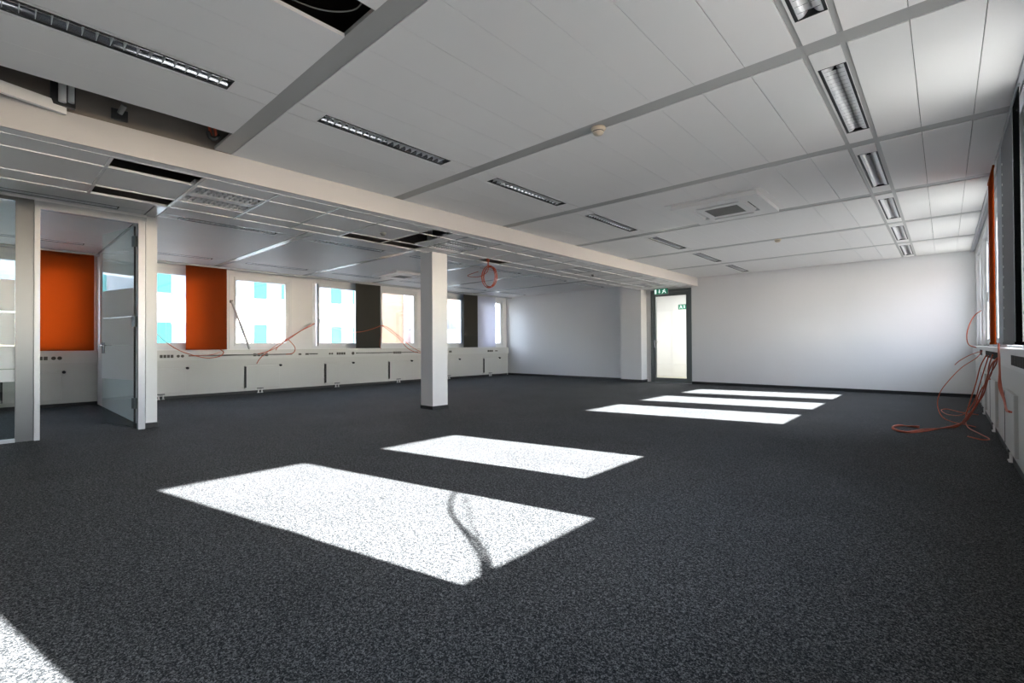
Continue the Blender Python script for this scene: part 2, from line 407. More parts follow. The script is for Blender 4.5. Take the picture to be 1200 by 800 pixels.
# left ceiling
lc = MB(); ls = MB(); lx = MB()
for (ya, yb) in bays:
    L = 1.2; y0 = ya + 0.2; y1 = y0 + L
    bands = [(-7.12, -7.32), (-10.05, -10.25)]
    x0 = XE
    for (xa, xb) in bands:
        n_ = max(1, round((x0 - xa) / 0.9)); stp = (x0 - xa) / n_
        for i in range(n_): lc.box(x0 - stp * i - g, x0 - stp * (i + 1) + g, ya + 0.001, yb - 0.001, ZL, ZL + 0.022)
        lx.box(xa, xa - 0.012, ya, yb, ZL - 0.002, ZL + 0.02); lx.box(xb, xb + 0.012, ya, yb, ZL - 0.002, ZL + 0.02)
        xc = (xa + xb) / 2
        if y1 <= yb:
            lc.box(xa - 0.012, xb + 0.012, ya, y0, ZL, ZL + 0.022); lc.box(xa - 0.012, xb + 0.012, y1, yb, ZL, ZL + 0.022)
            lc.box(xa - 0.012, xc + 0.074, y0, y1, ZL, ZL + 0.022); lc.box(xc - 0.074, xb + 0.012, y0, y1, ZL, ZL + 0.022)
            LIGHTS.append((xc, 0.146, y0, y1, ZL, False))
        else: lc.box(xa - 0.012, xb + 0.012, ya, yb, ZL, ZL + 0.022)
        x0 = xb
    lc.box(x0 - g, XL, ya + 0.001, yb - 0.001, ZL, ZL + 0.022)
lc.build('ceiling_left', 'panel', kind='structure'); lx.build('trim_6', 'tbar', kind='structure')
for y in STR:
    if y < YF - 0.07: ls.box(XE, -10.07, y - 0.055, y + 0.055, ZL - 0.003, ZL + 0.03); ls.box(-10.07, XL, y - 0.055, y + 0.055, ZL + 0.004, ZL + 0.03)
ls.build('trim_7', 'strip_lit', kind='structure')
rl = MB(); rl.box(-10.98, -11.02, YN, YF, 2.615, 2.65); rl.box(-11.05, -11.09, YN, YF, 2.615, 2.65); rl.build('trim_8', 'alu', kind='structure')

# ------------------------------------------------------------------ cladding, ducts, skirting
struct('trim_9', 'clad', XL, -11.19, YN, YF, 0.055, 0.745)      # cladding under left windows
struct('baseboard_left', 'base', XL, -11.215, YN, YF, 0, 0.055)
struct('trim_10', 'duct', XL, -11.17, YN, YF, 0.915, 0.945)     # sill board
struct('trim_11', 'clad', XR + 0.01, 0.41, YN, YF, 0.06, 0.80)
struct('baseboard_right', 'base', 0.41, 0.45, YN, YF, 0, 0.06)

ld = empty('cable_duct', (-11.18, 4.0, 0.745), 'long off-white cable duct with dark sockets under the windows on the left', 'cable duct')
MB().box(-11.248, -11.14, YN, YF, 0.745, 0.915).build('duct_body', 'duct', ld)
MB().box(-11.14, -11.128, YN, YF, 0.745, 0.765).build('lower_lip', 'duct', ld)
def sockets(y0, y1, n, rnd=False, x=-11.14, sg=1, h=0.03):
    for i in range(n):
        a = y0 + (y1 - y0) * i / n; b = a + (y1 - y0) / n * 0.8
        if rnd:
            MB().cyl((x + sg * 0.004, (a + b) / 2, 0.83), (x - sg * 0.004, (a + b) / 2, 0.83), (b - a) / 2, 14).build('socket', 'brownsock', ld)
        else:
            MB().box(x - sg * 0.002, x + sg * 0.006, a, b, 0.83 - h, 0.83 + h).build('socket', 'brownsock', ld)
for off in (0, 1, 3, 5):
    pass
sockets(2.25, 2.48, 4); sockets(2.52, 2.66, 2, True)
sockets(3.92, 4.24, 4); sockets(5.64, 5.76, 2, True); sockets(5.84, 6.08, 4)
sockets(4.90, 4.98, 1, h=0.02); sockets(5.06, 5.16, 1, h=0.02); sockets(6.24, 6.34, 1, True)
sockets(7.48, 7.74, 4); sockets(9.45, 9.56, 2); sockets(11.1, 11.36, 3); sockets(11.45, 11.6, 1, h=0.015)
sockets(0.60, 0.72, 2); sockets(0.75, 0.90, 2, True)
for (a, b) in ((2.72, 4.75), (5.15, 5.36), (6.36, 8.3)):
    MB().box(-11.142, -11.137, a, b, 0.822, 0.845).build('open_slot', 'slot', ld)
sg_ = empty('cable_duct', (0.40, 6.0, 0.80), 'grey-white cable duct with black grille slots along the right wall', 'cable duct')
MB().box(0.43, 0.372, YN, YF, 0.80, 0.955).build('duct_body', 'duct', sg_)
MB().box(0.372, 0.355, YN, YF, 0.93, 0.955).build('upper_lip', 'duct', sg_)
for (a, b, n) in ((6.2, 8.3, 26), (4.35, 5.25, 9), (9.0, 9.6, 7)):
    gm = MB()
    for i in range(n):
        y = a + (b - a) * i / n; gm.box(0.3725, 0.369, y, y + (b - a) / n * 0.55, 0.835, 0.905)
    gm.box(0.3725, 0.3715, a, b, 0.832, 0.908)
    gm.build('grille', 'slot', sg_)

# ------------------------------------------------------------------ radiators
def radiator(x, s, ya, yb, slot, legy, knob, label, group):
    # s=+1: room lies towards +x of the wall
    r = empty('radiator', (x, (ya + yb) / 2, 0.0), label, 'radiator', group)
    MB().box(x, x + s * 0.045, ya, yb, 0.11, 0.595).build('front_panel', 'clad', r, bevel=0.006)
    MB().box(x + s * 0.002, x + s * 0.047, slot, slot + 0.028, 0.125, 0.58).build('side_gap', 'slot', r)
    if knob is not None:
        MB().cyl((x, knob, 0.59), (x + s * 0.07, knob, 0.59), 0.024, 16).cyl((x + s * 0.07, knob, 0.59), (x + s * 0.085, knob, 0.59), 0.024, 16, 0.016).build('valve_knob', 'black', r)
    for d in (-0.035, 0.035):
        MB().cyl((x + s * 0.022, legy + d, 0.0), (x + s * 0.022, legy + d, 0.115), 0.013, 12).cyl((x + s * 0.022, legy + d, 0.0), (x + s * 0.022, legy + d, 0.012), 0.024, 12).build('pipe', 'white', r, shade=False)
    MB().box(x + s * 0.006, x + s * 0.05, legy - 0.06, legy + 0.06, 0.088, 0.112).build('valve_block', 'alug', r, bevel=0.004)
    return r
names = {-1: 'radiator behind the open glass door in the small office',
         0: 'leftmost radiator in the hall, right of the office wall end, under the orange blind',
         1: 'radiator under the window with the leaning rod on the left wall',
         2: 'radiator under the slightly open window, left of the dark grey blind',
         3: 'radiator just left of the white column, under the window facing the beige building',
         4: 'radiator partly hidden behind the white column on the left wall',
         5: 'radiator in the far left corner, under the pale translucent blind'}
for k in range(-1, 6):
    kn = 2.705 + PITCH * k
    radiator(-11.19, 1, kn - 0.745, kn - 0.025, kn - 0.745, kn - 0.43, kn, names[k], 'radiators along the left wall')
rn = ['nearest radiator on the right wall, cut by the edge of the photo', 'second radiator on the right wall, right of the orange cable tangle', 'third radiator on the right wall, behind the orange cable tangle', 'farthest radiator on the right wall, by the far corner']
for i, sl in enumerate((4.52, 6.05, 7.9, 9.7)):
    radiator(0.43, -1, sl - 0.75, sl + 0.0, sl - 0.028, sl - 0.24, None, rn[i], 'radiators along the right wall')

# ------------------------------------------------------------------ column
co = empty('column', ((CX0 + CX1) / 2, (CY0 + CY1) / 2, 0), 'square white column standing free on the carpet in mid hall', 'column')
MB().box(CX0, CX1, CY0, CY1, 0, 3.1).build('shaft', 'wall', co, bevel=0.004)
MB().box(CX0 - 0.008, CX1 + 0.008, CY0 - 0.008, CY1 + 0.008, 0.0, 0.055).build('skirting', 'base', co)

# ------------------------------------------------------------------ light fixtures
def fixture(xc, wd, y0, y1, z, label, group):
    L = y1 - y0; t = empty('ceiling_light', (xc, (y0 + y1) / 2, z), label, 'ceiling light', group)
    h = wd / 2; mb = MB()
    mb.box(xc - h, xc - h + 0.014, y0, y1, z - 0.001, z + 0.075); mb.box(xc + h - 0.014, xc + h, y0, y1, z - 0.001, z + 0.075)
    mb.box(xc - h, xc + h, y0, y0 + 0.006, z - 0.001, z + 0.075); mb.box(xc - h, xc + h, y1 - 0.006, y1, z - 0.001, z + 0.075)
    mb.box(xc - h, xc + h, y0, y1, z + 0.075, z + 0.08); mb.build('housing', 'black', t)
    # two curved mirror flanks meeting at the top
    n = 7; q = h - 0.016; rf = MB()
    prof = [(-q + (q - 0.001) * (i / n) ** 0.6 * 1.0, z + 0.002 + 0.062 * (i / n) ** 1.6) for i in range(n + 1)]
    for sg in (1, -1):
        b = len(rf.v)
        for (px, pz) in prof: rf.v += [(xc + sg * px, y0 + 0.006, pz), (xc + sg * px, y1 - 0.006, pz)]
        rf.f += [(b + 2 * i, b + 2 * i + 1, b + 2 * i + 3, b + 2 * i + 2) for i in range(n)]
    rf.build('reflector', 'mirror2' if -4 < xc < -3 else 'mirror', t, shade=True)
    MB().cyl((xc, y0 + 0.03, z + 0.062), (xc, y1 - 0.03, z + 0.062), 0.008, 10).build('tube', 'white', t)
    lv = MB(); nb = 19
    for i in range(1, nb + 1):
        y = y0 + L * i / (nb + 1)
        lv.prism([(xc - q, y - 0.0015, z + 0.003), (xc - q, y, z + 0.04), (xc - q, y + 0.0015, z + 0.003)], (2 * q, 0, 0))
    lv.box(xc - q - 0.001, xc - q + 0.001, y0 + 0.01, y1 - 0.01, z + 0.003, z + 0.02); lv.box(xc + q - 0.001, xc + q + 0.001, y0 + 0.01, y1 - 0.01, z + 0.003, z + 0.02)
    lv.build('louvre', 'mirror2' if xc > -1 else 'blade', t)
    return t
ordn = ['nearest', 'second', 'third', 'fourth', 'fifth', 'sixth', 'seventh', 'eighth']
for row, lab, grp in ((-0.494, 'narrow mirror louvre ceiling light, %s in the row beside the right windows', 'ceiling lights by the right windows'),
                 (-3.40, 'long thin dark louvre ceiling light, %s in the middle row', 'ceiling lights of the middle row'),
                 (-7.22, 'thin louvre light beyond the dropped soffit at left, %s in its row', 'ceiling lights beyond the soffit'),
                 (-10.15, 'thin louvre light close to the left windows, %s along the row', 'ceiling lights by the left windows')):
    S_ = sorted([l for l in LIGHTS if abs(l[0] - row) < 0.05], key=lambda l: l[2])
    lim = 2.5 if row > -1 else 0.9; hidden = [l for l in S_ if l[3] < lim]; seen = [l for l in S_ if l[3] >= lim]
    for l in hidden: fixture(l[0], l[1], l[2], l[3], l[4], (lab % 'end one').replace('end one', 'outside the photo') , grp)
    for i, l in enumerate(seen): fixture(l[0], l[1], l[2], l[3], l[4], lab % ordn[min(i, 7)], grp)
# the ones behind the camera: plain blanking is not needed, they lie outside the view
def tile_light(k, label):
    ya = 1.29 + 0.63 * k; yb = ya + 0.63; t = empty('ceiling_light', (-5.4, (ya + yb) / 2, ZS), label, 'ceiling light', 'square louvre lights in the soffit')
    mb = MB(); z = ZS + 0.004
    mb.box(-5.09, -5.135, ya + 0.012, yb - 0.012, z, z + 0.01); mb.box(-5.665, -5.71, ya + 0.012, yb - 0.012, z, z + 0.01); mb.box(-5.35, -5.46, ya + 0.012, yb - 0.012, z, z + 0.01)
    mb.box(-5.135, -5.665, ya + 0.012, ya + 0.03, z, z + 0.01); mb.box(-5.135, -5.665, yb - 0.03, yb - 0.012, z, z + 0.01)
    mb.build('frame', 'white', t)
    hb = MB()
    for (xa, xb) in ((-5.135, -5.35), (-5.46, -5.665)):
        hb.box(xa, xb, ya + 0.012, yb - 0.012, z + 0.07, z + 0.075)
        for e in (xa, xb): hb.box(e - 0.002, e + 0.002, ya + 0.012, yb - 0.012, z + 0.01, z + 0.075)
    hb.build('housing', 'mirror', t)
    for (xa, xb) in ((-5.135, -5.35), (-5.46, -5.665)):
        lv = MB(); xc = (xa + xb) / 2; n = 12
        for i in range(1, n):
            y = ya + 0.03 + (0.57) * i / n
            lv.prism([(xa, y - 0.003, z + 0.002), (xa, y, z + 0.045), (xa, y + 0.003, z + 0.002)], (xb - xa, 0, 0))
        lv.prism([(xc - 0.004, ya + 0.03, z + 0.002), (xc, ya + 0.03, z + 0.045), (xc + 0.004, ya + 0.03, z + 0.002)], (0, 0.57, 0))
        lv.build('louvre', 'blade', t)
    return t
tile_light(0, 'square two-band louvre light in the soffit nearest the glass door')
tile_light(5, 'square two-band louvre light in the soffit behind the white column top')
tile_light(10, 'square two-band louvre light in the soffit beyond the hanging cable ring')
tile_light(15, 'square two-band louvre light in the soffit close to the far door')

# ------------------------------------------------------------------ air conditioning cassettes
def cassette(x, y, z, label):
    t = empty('air_conditioner', (x, y, z), label, 'air conditioner', 'ceiling cassettes')
    a = 0.48; mb = MB(); zb = z - 0.055
    # outer plate as a ring with slots left open
    gi = 0.19; s0, s1 = 0.27, 0.33
    mb.box(x - a, x + a, y - a, y - s1, zb, z); mb.box(x - a, x + a, y + s1, y + a, zb, z)
    mb.box(x - a, x - s1, y - s1, y + s1, zb, z); mb.box(x + s1, x + a, y - s1, y + s1, zb, z)
    mb.box(x - s0, x + s0, y - s0, y - gi, zb, z); mb.box(x - s0, x + s0, y + gi, y + s0, zb, z)
    mb.box(x - s0, x - gi, y - gi, y + gi, zb, z); mb.box(x + gi, x + s0, y - gi, y + gi, zb, z)
    for (u, v) in ((-1, -1), (-1, 1), (1, -1), (1, 1)):
        mb.box(x + u * s0, x + u * s1, y + v * s0, y + v * s1, zb, z)
        mb.box(x + u * s0, x + u * (s0 - 0.03), y + v * s0, y + v * s1, zb, z); mb.box(x + u * s0, x + u * s1, y + v * s0, y + v * (s0 - 0.03), zb, z)
    mb.build('plate', 'white', t)
    MB().box(x - a - 0.06, x + a + 0.06, y - a - 0.06, y + a + 0.06, z - 0.008, z - 0.0005).build('surround', 'panel', t)
    MB().box(x - s1, x + s1, y - s1, y + s1, z - 0.012, z - 0.009).build('inner_well', 'slot', t)
    gr = MB()
    for i in range(16):
        yy = y - gi + 2 * gi * (i + 0.5) / 16; gr.box(x - gi, x + gi, yy - 0.006, yy + 0.006, zb + 0.002, zb + 0.012)
    gr.box(x - gi, x - gi + 0.006, y - gi, y + gi, zb + 0.002, zb + 0.012); gr.box(x + gi - 0.006, x + gi, y - gi, y + gi, zb + 0.002, zb + 0.012)
    gr.build('grille', 'greyc', t)
    for (u, v) in ((0, -1), (1, 0), (-1, 0), (0, 1)):
        cxx, cyy = x + u * 0.3, y + v * 0.3
        if u: q = [(cxx - 0.026, y - 0.23, zb + 0.002), (cxx - 0.006, y - 0.23, zb + 0.02), (cxx - 0.006, y - 0.23, zb + 0.024), (cxx - 0.026, y - 0.23, zb + 0.006)]; d = (0, 0.46, 0)
        else: q = [(x - 0.23, cyy - 0.026, zb + 0.002), (x - 0.23, cyy - 0.006, zb + 0.02), (x - 0.23, cyy - 0.006, zb + 0.024), (x - 0.23, cyy - 0.026, zb + 0.006)]; d = (0.46, 0, 0)
        MB().prism(q, d).build('air_flap', 'white', t)
cassette(-1.98, 6.10, ZC, 'square white air conditioner cassette in the ceiling right of mid hall')
cassette(-9.25, 6.45, ZL, 'square white air conditioner cassette in the left ceiling, left of the column')

# ------------------------------------------------------------------ detectors
def detector(x, y, z, label, s=1.0, m_='detector'):
    t = empty('smoke_detector', (x, y, z), label, 'smoke detector')
    MB().lathe([(0.0, 0), (0.056 * s, 0), (0.058 * s, -0.012 * s), (0.050 * s, -0.022 * s), (0.0, -0.022 * s)], (x, y, z)).build('base', m_, t, shade=False)
    MB().lathe([(0.043 * s, -0.022 * s), (0.043 * s, -0.036 * s), (0.034 * s, -0.050 * s), (0.0, -0.054 * s)], (x, y, z)).build('head', m_, t, shade=True)
    MB().lathe([(0.0435 * s, -0.028 * s), (0.0445 * s, -0.030 * s), (0.0435 * s, -0.034 * s)], (x, y, z)).build('sensor_slot', 'slot', t)
detector(-1.99, 3.215, ZC + 0.006, 'cream round smoke detector on the ceiling strip in the foreground')
detector(-1.99, 8.62, ZC + 0.006, 'small smoke detector on the far ceiling beyond the air conditioner', 0.9)
detector(-5.44, 3.50, ZS + 0.006, 'small dark smoke detector on the soffit left of the open tiles', 0.7, 'greyc')
detector(-5.48, 8.60, ZS + 0.006, 'small dark smoke detector on the soffit towards the far door', 0.7, 'greyc')

# ------------------------------------------------------------------ loose ceiling panels and plenum things
lp = MB(); lp.prism([(-4.42, -0.75, 2.66), (-4.60, 0.40, 2.64), (-4.655, 0.40, 2.70), (-4.475, -0.75, 2.72)][::1], (0, 0, 0.02))
lpo = MB().prism([(-4.34, -0.5, 2.665), (-4.585, 0.385, 2.652), (-4.592, 0.385, 2.73), (-4.348, -0.5, 2.743)], (-0.030, -0.008, 0))
tag(lpo.build('ceiling_panel', 'panel'), 'loose long ceiling panel resting on its edge in the open slot, upper left', 'ceiling panel')
lt = MB().prism([(-4.80, 0.70, 2.492), (-5.02, 0.70, 2.60), (-5.03, 0.70, 2.605), (-4.79, 0.70, 2.50)], (0.03, 0.50, 0.0))
tag(lt.build('ceiling_tile', 'white'), 'loose white ceiling tile tilted up inside the open soffit row at left', 'ceiling tile')
pj_ = empty('junction_box', (-4.40, 0.66, 2.72), 'black square junction box in the open ceiling slot at upper left', 'junction box')
MB().box(-4.62, -4.60, 0.63, 0.73, 2.72, 2.80).build('box_body', 'black', pj_, bevel=0.004)
MB().cyl((-4.60, 0.68, 2.77), (-4.55, 0.70, 2.82), 0.018, 10).build('gland', 'greyc', pj_)
vt = empty('vent_pipe', (-4.55, 0.37, 2.70), 'short white double pipe end in the open ceiling slot at far left', 'pipe')
MB().cyl((-4.55, 0.36, 2.72), (-4.55, 0.36, 3.09), 0.022, 14).build('pipe', 'white', vt, shade=False)
MB().cyl((-4.55, 0.405, 2.73), (-4.55, 0.405, 3.09), 0.018, 14).build('pipe', 'white', vt, shade=False)
MB().box(-4.60, -4.57, 0.30, 0.43, 2.70, 2.86).build('bracket', 'black', vt)
hc = empty('cable_loop', (-4.42, 1.26, 2.72), 'orange cable pair looping down in the open ceiling slot beside the first ceiling strip', 'cable')
for d in (0, 0.04):
    MB().tube([(-4.40, 1.20 + d, 3.0), (-4.41, 1.21 + d, 2.86), (-4.42, 1.225 + d, 2.78), (-4.44, 1.24 + d, 2.735)], 0.011, 8).build('cable', 'orangec', hc, shade=True)
MB().tube([(-4.43, 1.215, 2.76), (-4.44, 1.235, 2.72), (-4.44, 1.27, 2.715), (-4.43, 1.30, 2.75)], 0.018, 8).build('black_sleeve', 'black', hc, shade=True)
hb = empty('cable_run', (-2.26, 1.0, 2.8), 'dark red and orange cables inside the open ceiling slot at top centre', 'cable')
for i in range(4):
    MB().tube([(-2.5, 0.62 + i * 0.09, 2.88 + 0.03 * (i % 2)), (-2.3, 0.80 + i * 0.08, 2.86), (-2.0, 0.95 + i * 0.09, 2.90)], 0.016, 8).build('cable', 'orangec', hb, shade=True)
tag(MB().tube([(-2.45, 0.95, 2.76), (-2.36, 1.15, 2.73), (-2.25, 1.27, 2.735), (-2.16, 1.29, 2.76)], 0.004, 6).build('thin_cable', 'greyc', shade=True), 'thin pale cable crossing the open ceiling slot at top centre', 'cable')

# orange ring of cable hanging from the soffit
rg = empty('cable_coil', (-5.9, 5.9, 2.2), 'coiled ring of orange cable hanging from the open soffit tile', 'cable coil')
for j in range(4):
    r = 0.150 + 0.012 * math.sin(j * 2.1); pts = []
    for i in range(25):
        t = 2 * math.pi * i / 24
        pts.append((-5.895 + 0.118 / 0.15 * r * math.sin(t) + 0.006 * j, 5.9 + 0.045 * math.sin(t) + 0.012 * j, 2.205 + 1.22 * r * math.cos(t)))
    MB().tube(pts, 0.0065, 6, 3).build('cable_turn', 'orangec', rg, shade=True)
MB().tube([(-5.90, 5.90, 3.09), (-5.897, 5.90, 2.50), (-5.897, 5.90, 2.39)], 0.010, 8).build('cable_stem', 'orangec', rg, shade=True)
MB().tube([(-5.88, 5.9, 2.385), (-5.90, 5.89, 2.30), (-5.97, 5.87, 2.25), (-6.10, 5.84, 2.215), (-6.27, 5.80, 2.235), (-6.30, 5.79, 2.26), (-6.20, 5.80, 2.28), (-6.08, 5.84, 2.31)], 0.0055, 6).build('loose_end', 'orangec', rg, shade=True)
MB().cyl((-5.90, 5.90, 2.47), (-5.90, 5.90, 2.52), 0.028, 12).build('cable_tie', 'orangec', rg)

# ------------------------------------------------------------------ fabric panel blinds
def blind(x, y0, y1, z0, z1, m_, label, group='panel blinds', thick=0.003, wav=0.0):
    t = empty('panel_blind', (x, (y0 + y1) / 2, z1), label, 'blind', group)
    n = 14; mb = MB()
    for i in range(n + 1):
        y = y0 + (y1 - y0) * i / n; dx = wav * math.sin(i * 0.9)
        mb.v += [(x + dx, y, z0 + 0.02), (x + dx * 0.3, y, z1 - 0.02), (x + dx + thick, y, z0 + 0.02), (x + dx * 0.3 + thick, y, z1 - 0.02)]
    for i in range(n):
        b = 4 * i; mb.f += [(b, b + 4, b + 5, b + 1), (b + 2, b + 3, b + 7, b + 6), (b, b + 2, b + 6, b + 4), (b + 1, b + 5, b + 7, b + 3)]
    mb.f += [(0, 1, 3, 2), (4 * n, 4 * n + 2, 4 * n + 3, 4 * n + 1)]
    mb.build('fabric_panel', m_, t, shade=False)
    MB().box(x - 0.006, x + 0.009, y0, y1, z1 - 0.022, z1).build('top_rail', 'alu' if m_ != 'orange' else 'orange', t)
    MB().box(x - 0.006, x + 0.009, y0, y1, z0, z0 + 0.022).build('bottom_rail', m_, t)
    return t
blind(-11.0, 0.60, 1.28, 0.955, 2.615, 'orange', 'bright orange panel blind seen through the open office doorway')
blind(-11.0, 2.64, 3.36, 0.955, 2.615, 'orange', 'rust orange panel blind in the hall, left of the window with the rod')
blind(-11.0, 6.28, 6.99, 0.955, 2.615, 'greyf', 'dark grey panel blind between two windows left of the column')
blind(-11.0, 9.92, 10.52, 0.955, 2.615, 'greyf', 'charcoal panel blind right of the column near the far corner')
blind(-11.02, 10.50, 11.35, 0.955, 2.615, 'voile', 'pale translucent panel blind over the last left window')
blind(0.352, 6.33, 7.05, 0.985, 2.665, 'orange', 'orange panel blind seen edge-on at the right wall')
gb = blind(0.366, 4.86, 5.75, 0.985, 2.665, 'greyp', 'grey punched panel blind seen edge-on at the right wall')
dots = MB()
for i in range(17):
    zz = 1.12 + i * 0.085; dots.cyl((0.3665, 5.66, zz), (0.3635, 5.66, zz), 0.009, 10)
dots.build('eyelet_row', 'signw', gb) if False else dots.build('eyelet_row', 'white', gb)
blind(0.374, 5.75, 6.33, 0.985, 2.665, 'palef', 'pale grey panel blind between the orange and the grey one at right')
blind(0.366, 4.45, 4.82, 0.985, 2.665, 'darkf', 'nearly black panel blind at the right edge of the photo')
blind(0.370, 0.64, 1.35, 0.985, 2.665, 'greyp', 'grey panel blind on the right wall beside the camera')

tag(MB().box(0.40, 0.417, 3.50, 4.62, 0.976, 1.29).build('sun_blocker', 'greyp'), 'added grey panel on the right sill that trims the second sun patch', 'sun blocker')  # made-up panel out of view, shapes the lower edge of a sun patch

# ------------------------------------------------------------------ glass partition with door
gp = empty('glass_partition', (-7.36, -1.0, 0), 'glass office partition with frosted bands and wide grey post, far left', 'partition')
MB().box(-7.41, -7.345, 0.218, 0.360, 0, 2.62).build('wide_post', 'alug', gp)
MB().box(-7.40, -7.33, YN, 0.218, 0, 0.035).build('bottom_rail', 'alu', gp)
MB().box(-7.41, -7.345, YN, 0.218, 2.58, 2.62).build('top_rail', 'alug', gp)
MB().box(-7.385, -7.375, YN, 0.218, 0.035, 2.58).build('glass_panel', 'pglass', gp)
fz = MB()
for (a, b) in ((0.645, 0.775), (0.785, 1.025), (1.035, 1.385), (1.395, 1.735)): fz.box(-7.374, -7.372, YN, 0.216, a, b)
fz.build('frosted_film', 'frost', gp)
struct('trim_12', 'panel', -7.42, -7.36, YN, 1.352, 2.62, ZL)
dr = MB(); dr.box(-7.40, -7.31, 0.360, 0.405, 0, 2.57); dr.box(-7.40, -7.31, 1.262, 1.330, 0, 2.57); dr.box(-7.40, -7.31, 0.405, 1.262, 2.525, 2.57); dr.box(-7.41, -7.36, 0.36, 1.352, 2.57, 2.62)
d1 = dr.build('door_1', 'alu', kind='structure')
dv = Vector((-0.88, -0.20, 0)).normalized(); hp = Vector((-7.405, 1.245, 0)); nv = Vector((-dv.y, dv.x, 0))
def leafbox(name, m_, a, b, z0, z1, t0, t1, par):
    q = [hp + dv * a + nv * t0, hp + dv * b + nv * t0, hp + dv * b + nv * t1, hp + dv * a + nv * t1]
    return MB().prism([(p.x, p.y, z0) for p in q], (0, 0, z1 - z0)).build(name, m_, par)
gl = leafbox('door_leaf', 'pglass', 0.01, 0.885, 0.012, 2.50, -0.005, 0.005, d1)
fm = MB()
for (a, b) in ((0.60, 1.03), (1.037, 1.385), (1.392, 1.745)):
    q = [hp + dv * 0.01 + nv * 0.0062, hp + dv * 0.885 + nv * 0.0062, hp + dv * 0.885 + nv * 0.0074, hp + dv * 0.01 + nv * 0.0074]
    fm.prism([(p.x, p.y, a) for p in q], (0, 0, b - a))
fo = fm.build('frosted_film', 'frost', gl)
leafbox('edge_profile', 'slot', 0.0, 0.014, 0.012, 2.50, -0.008, 0.008, gl)
for z in (0.25, 1.26, 2.25): leafbox('hinge', 'darkmetal', -0.03, 0.05, z, z + 0.13, -0.016, 0.016, gl)
leafbox('lock_plate', 'alug', 0.80, 0.875, 0.93, 1.07, -0.014, 0.014, gl)
hd = MB(); p0 = hp + dv * 0.84; hd.cyl((p0 - nv * 0.014) + Vector((0, 0, 1.03)), (p0 - nv * 0.06) + Vector((0, 0, 1.03)), 0.009)
hd.cyl((p0 - nv * 0.055) + Vector((0, 0, 1.03)), (p0 - nv * 0.055 - dv * 0.12) + Vector((0, 0, 1.03)), 0.009)
hd.cyl((p0 + nv * 0.014) + Vector((0, 0, 1.03)), (p0 + nv * 0.06) + Vector((0, 0, 1.03)), 0.009); hd.cyl((p0 + nv * 0.055) + Vector((0, 0, 1.03)), (p0 + nv * 0.055 - dv * 0.12) + Vector((0, 0, 1.03)), 0.009)
hd.build('handle', 'chrome', gl)

# ------------------------------------------------------------------ far door, exit signs, corridor
fd = MB(); fy0, fy1 = YF - 0.03, YF + 0.05
fd.box(-5.89, -5.82, fy0, fy1, 0, 2.46); fd.box(-4.86, -4.79, fy0, fy1, 0, 2.46); fd.box(-5.82, -4.86, fy0, fy1, 2.385, 2.46)
d2 = fd.build('door_2', 'darkmetal', kind='structure')
lf = MB(); lf.box(-5.815, -5.755, fy0 + 0.01, fy1 - 0.01, 0.01, 2.38); lf.box(-4.925, -4.865, fy0 + 0.01, fy1 - 0.01, 0.01, 2.38)
lf.box(-5.755, -4.925, fy0 + 0.01, fy1 - 0.01, 0.01, 0.125); lf.box(-5.755, -4.925, fy0 + 0.01, fy1 - 0.01, 2.29, 2.38); lfo = lf.build('door_leaf', 'darkmetal', d2)
MB().box(-5.755, -4.925, YF + 0.004, YF + 0.012, 0.125, 2.29).build('pane', 'glass', lfo)
h2 = MB(); h2.box(-5.80, -5.77, fy0 - 0.0, fy0 + 0.012, 0.93, 1.13); h2.cyl((-5.785, fy0, 1.08), (-5.785, fy0 - 0.05, 1.08), 0.009); h2.cyl((-5.785, fy0 - 0.045, 1.08), (-5.67, fy0 - 0.045, 1.08), 0.009)
h2.build('handle', 'chrome', lfo)
struct('trim_13', 'alu', -5.89, -4.79, YF - 0.04, YF + 0.15, 0, 0.008)
cw = MB(); cw.box(-7.2, -7.1, YF + 0.15, YF + 2.5, 0, 3.1); cw.box(-3.4, -3.3, YF + 0.15, YF + 2.5, 0, 3.1); cw.box(-7.2, -3.3, YF + 2.4, YF + 2.5, 0, 3.1)
cw.build('wall_corridor', 'wall', kind='structure')
struct('floor_corridor', MT['wall'] if False else mat('corridor_floor', (0.42, 0.40, 0.33), 0.5, noise=0.05), -7.1, -3.4, YF + 0.151, YF + 2.4, -0.12, 0.0)
struct('ceiling_corridor', 'wall', -7.1, -3.4, YF + 0.15, YF + 2.4, 2.60, 2.65)
cl = empty('corridor_fill', (-5.2, YF + 1.2, 2.60), 'added glowing ceiling square that brightens the white corridor behind the far glass door', 'ceiling light')  # invented source, added with its area light to brighten the corridor
MB().box(-5.55, -4.85, YF + 0.85, YF + 1.55, 2.575, 2.60).build('glow_panel', emit('corridor_glow', (1, 1, 0.97), 2.0), cl)
MB().box(-5.57, -4.83, YF + 0.83, YF + 1.57, 2.58, 2.60).build('frame', 'white', cl)
al = bpy.data.lights.new('corridor_fill_area', 'AREA'); al.shape = 'SQUARE'; al.size = 0.7; al.energy = 70; al.color = (1, 1, 0.97)
alo = bpy.data.objects.new('corridor_fill_area', al); C.objects.link(alo); alo.parent = cl; alo.location = (0, 0, -0.04)
d3 = struct('door_3', 'white', -6.35, -5.45, YF + 2.37, YF + 2.4, 0, 2.12)
MB().cyl((-5.53, YF + 2.37, 1.05), (-5.53, YF + 2.32, 1.05), 0.01).cyl((-5.53, YF + 2.325, 1.05), (-5.64, YF + 2.325, 1.05), 0.01).build('handle', 'alug', d3)

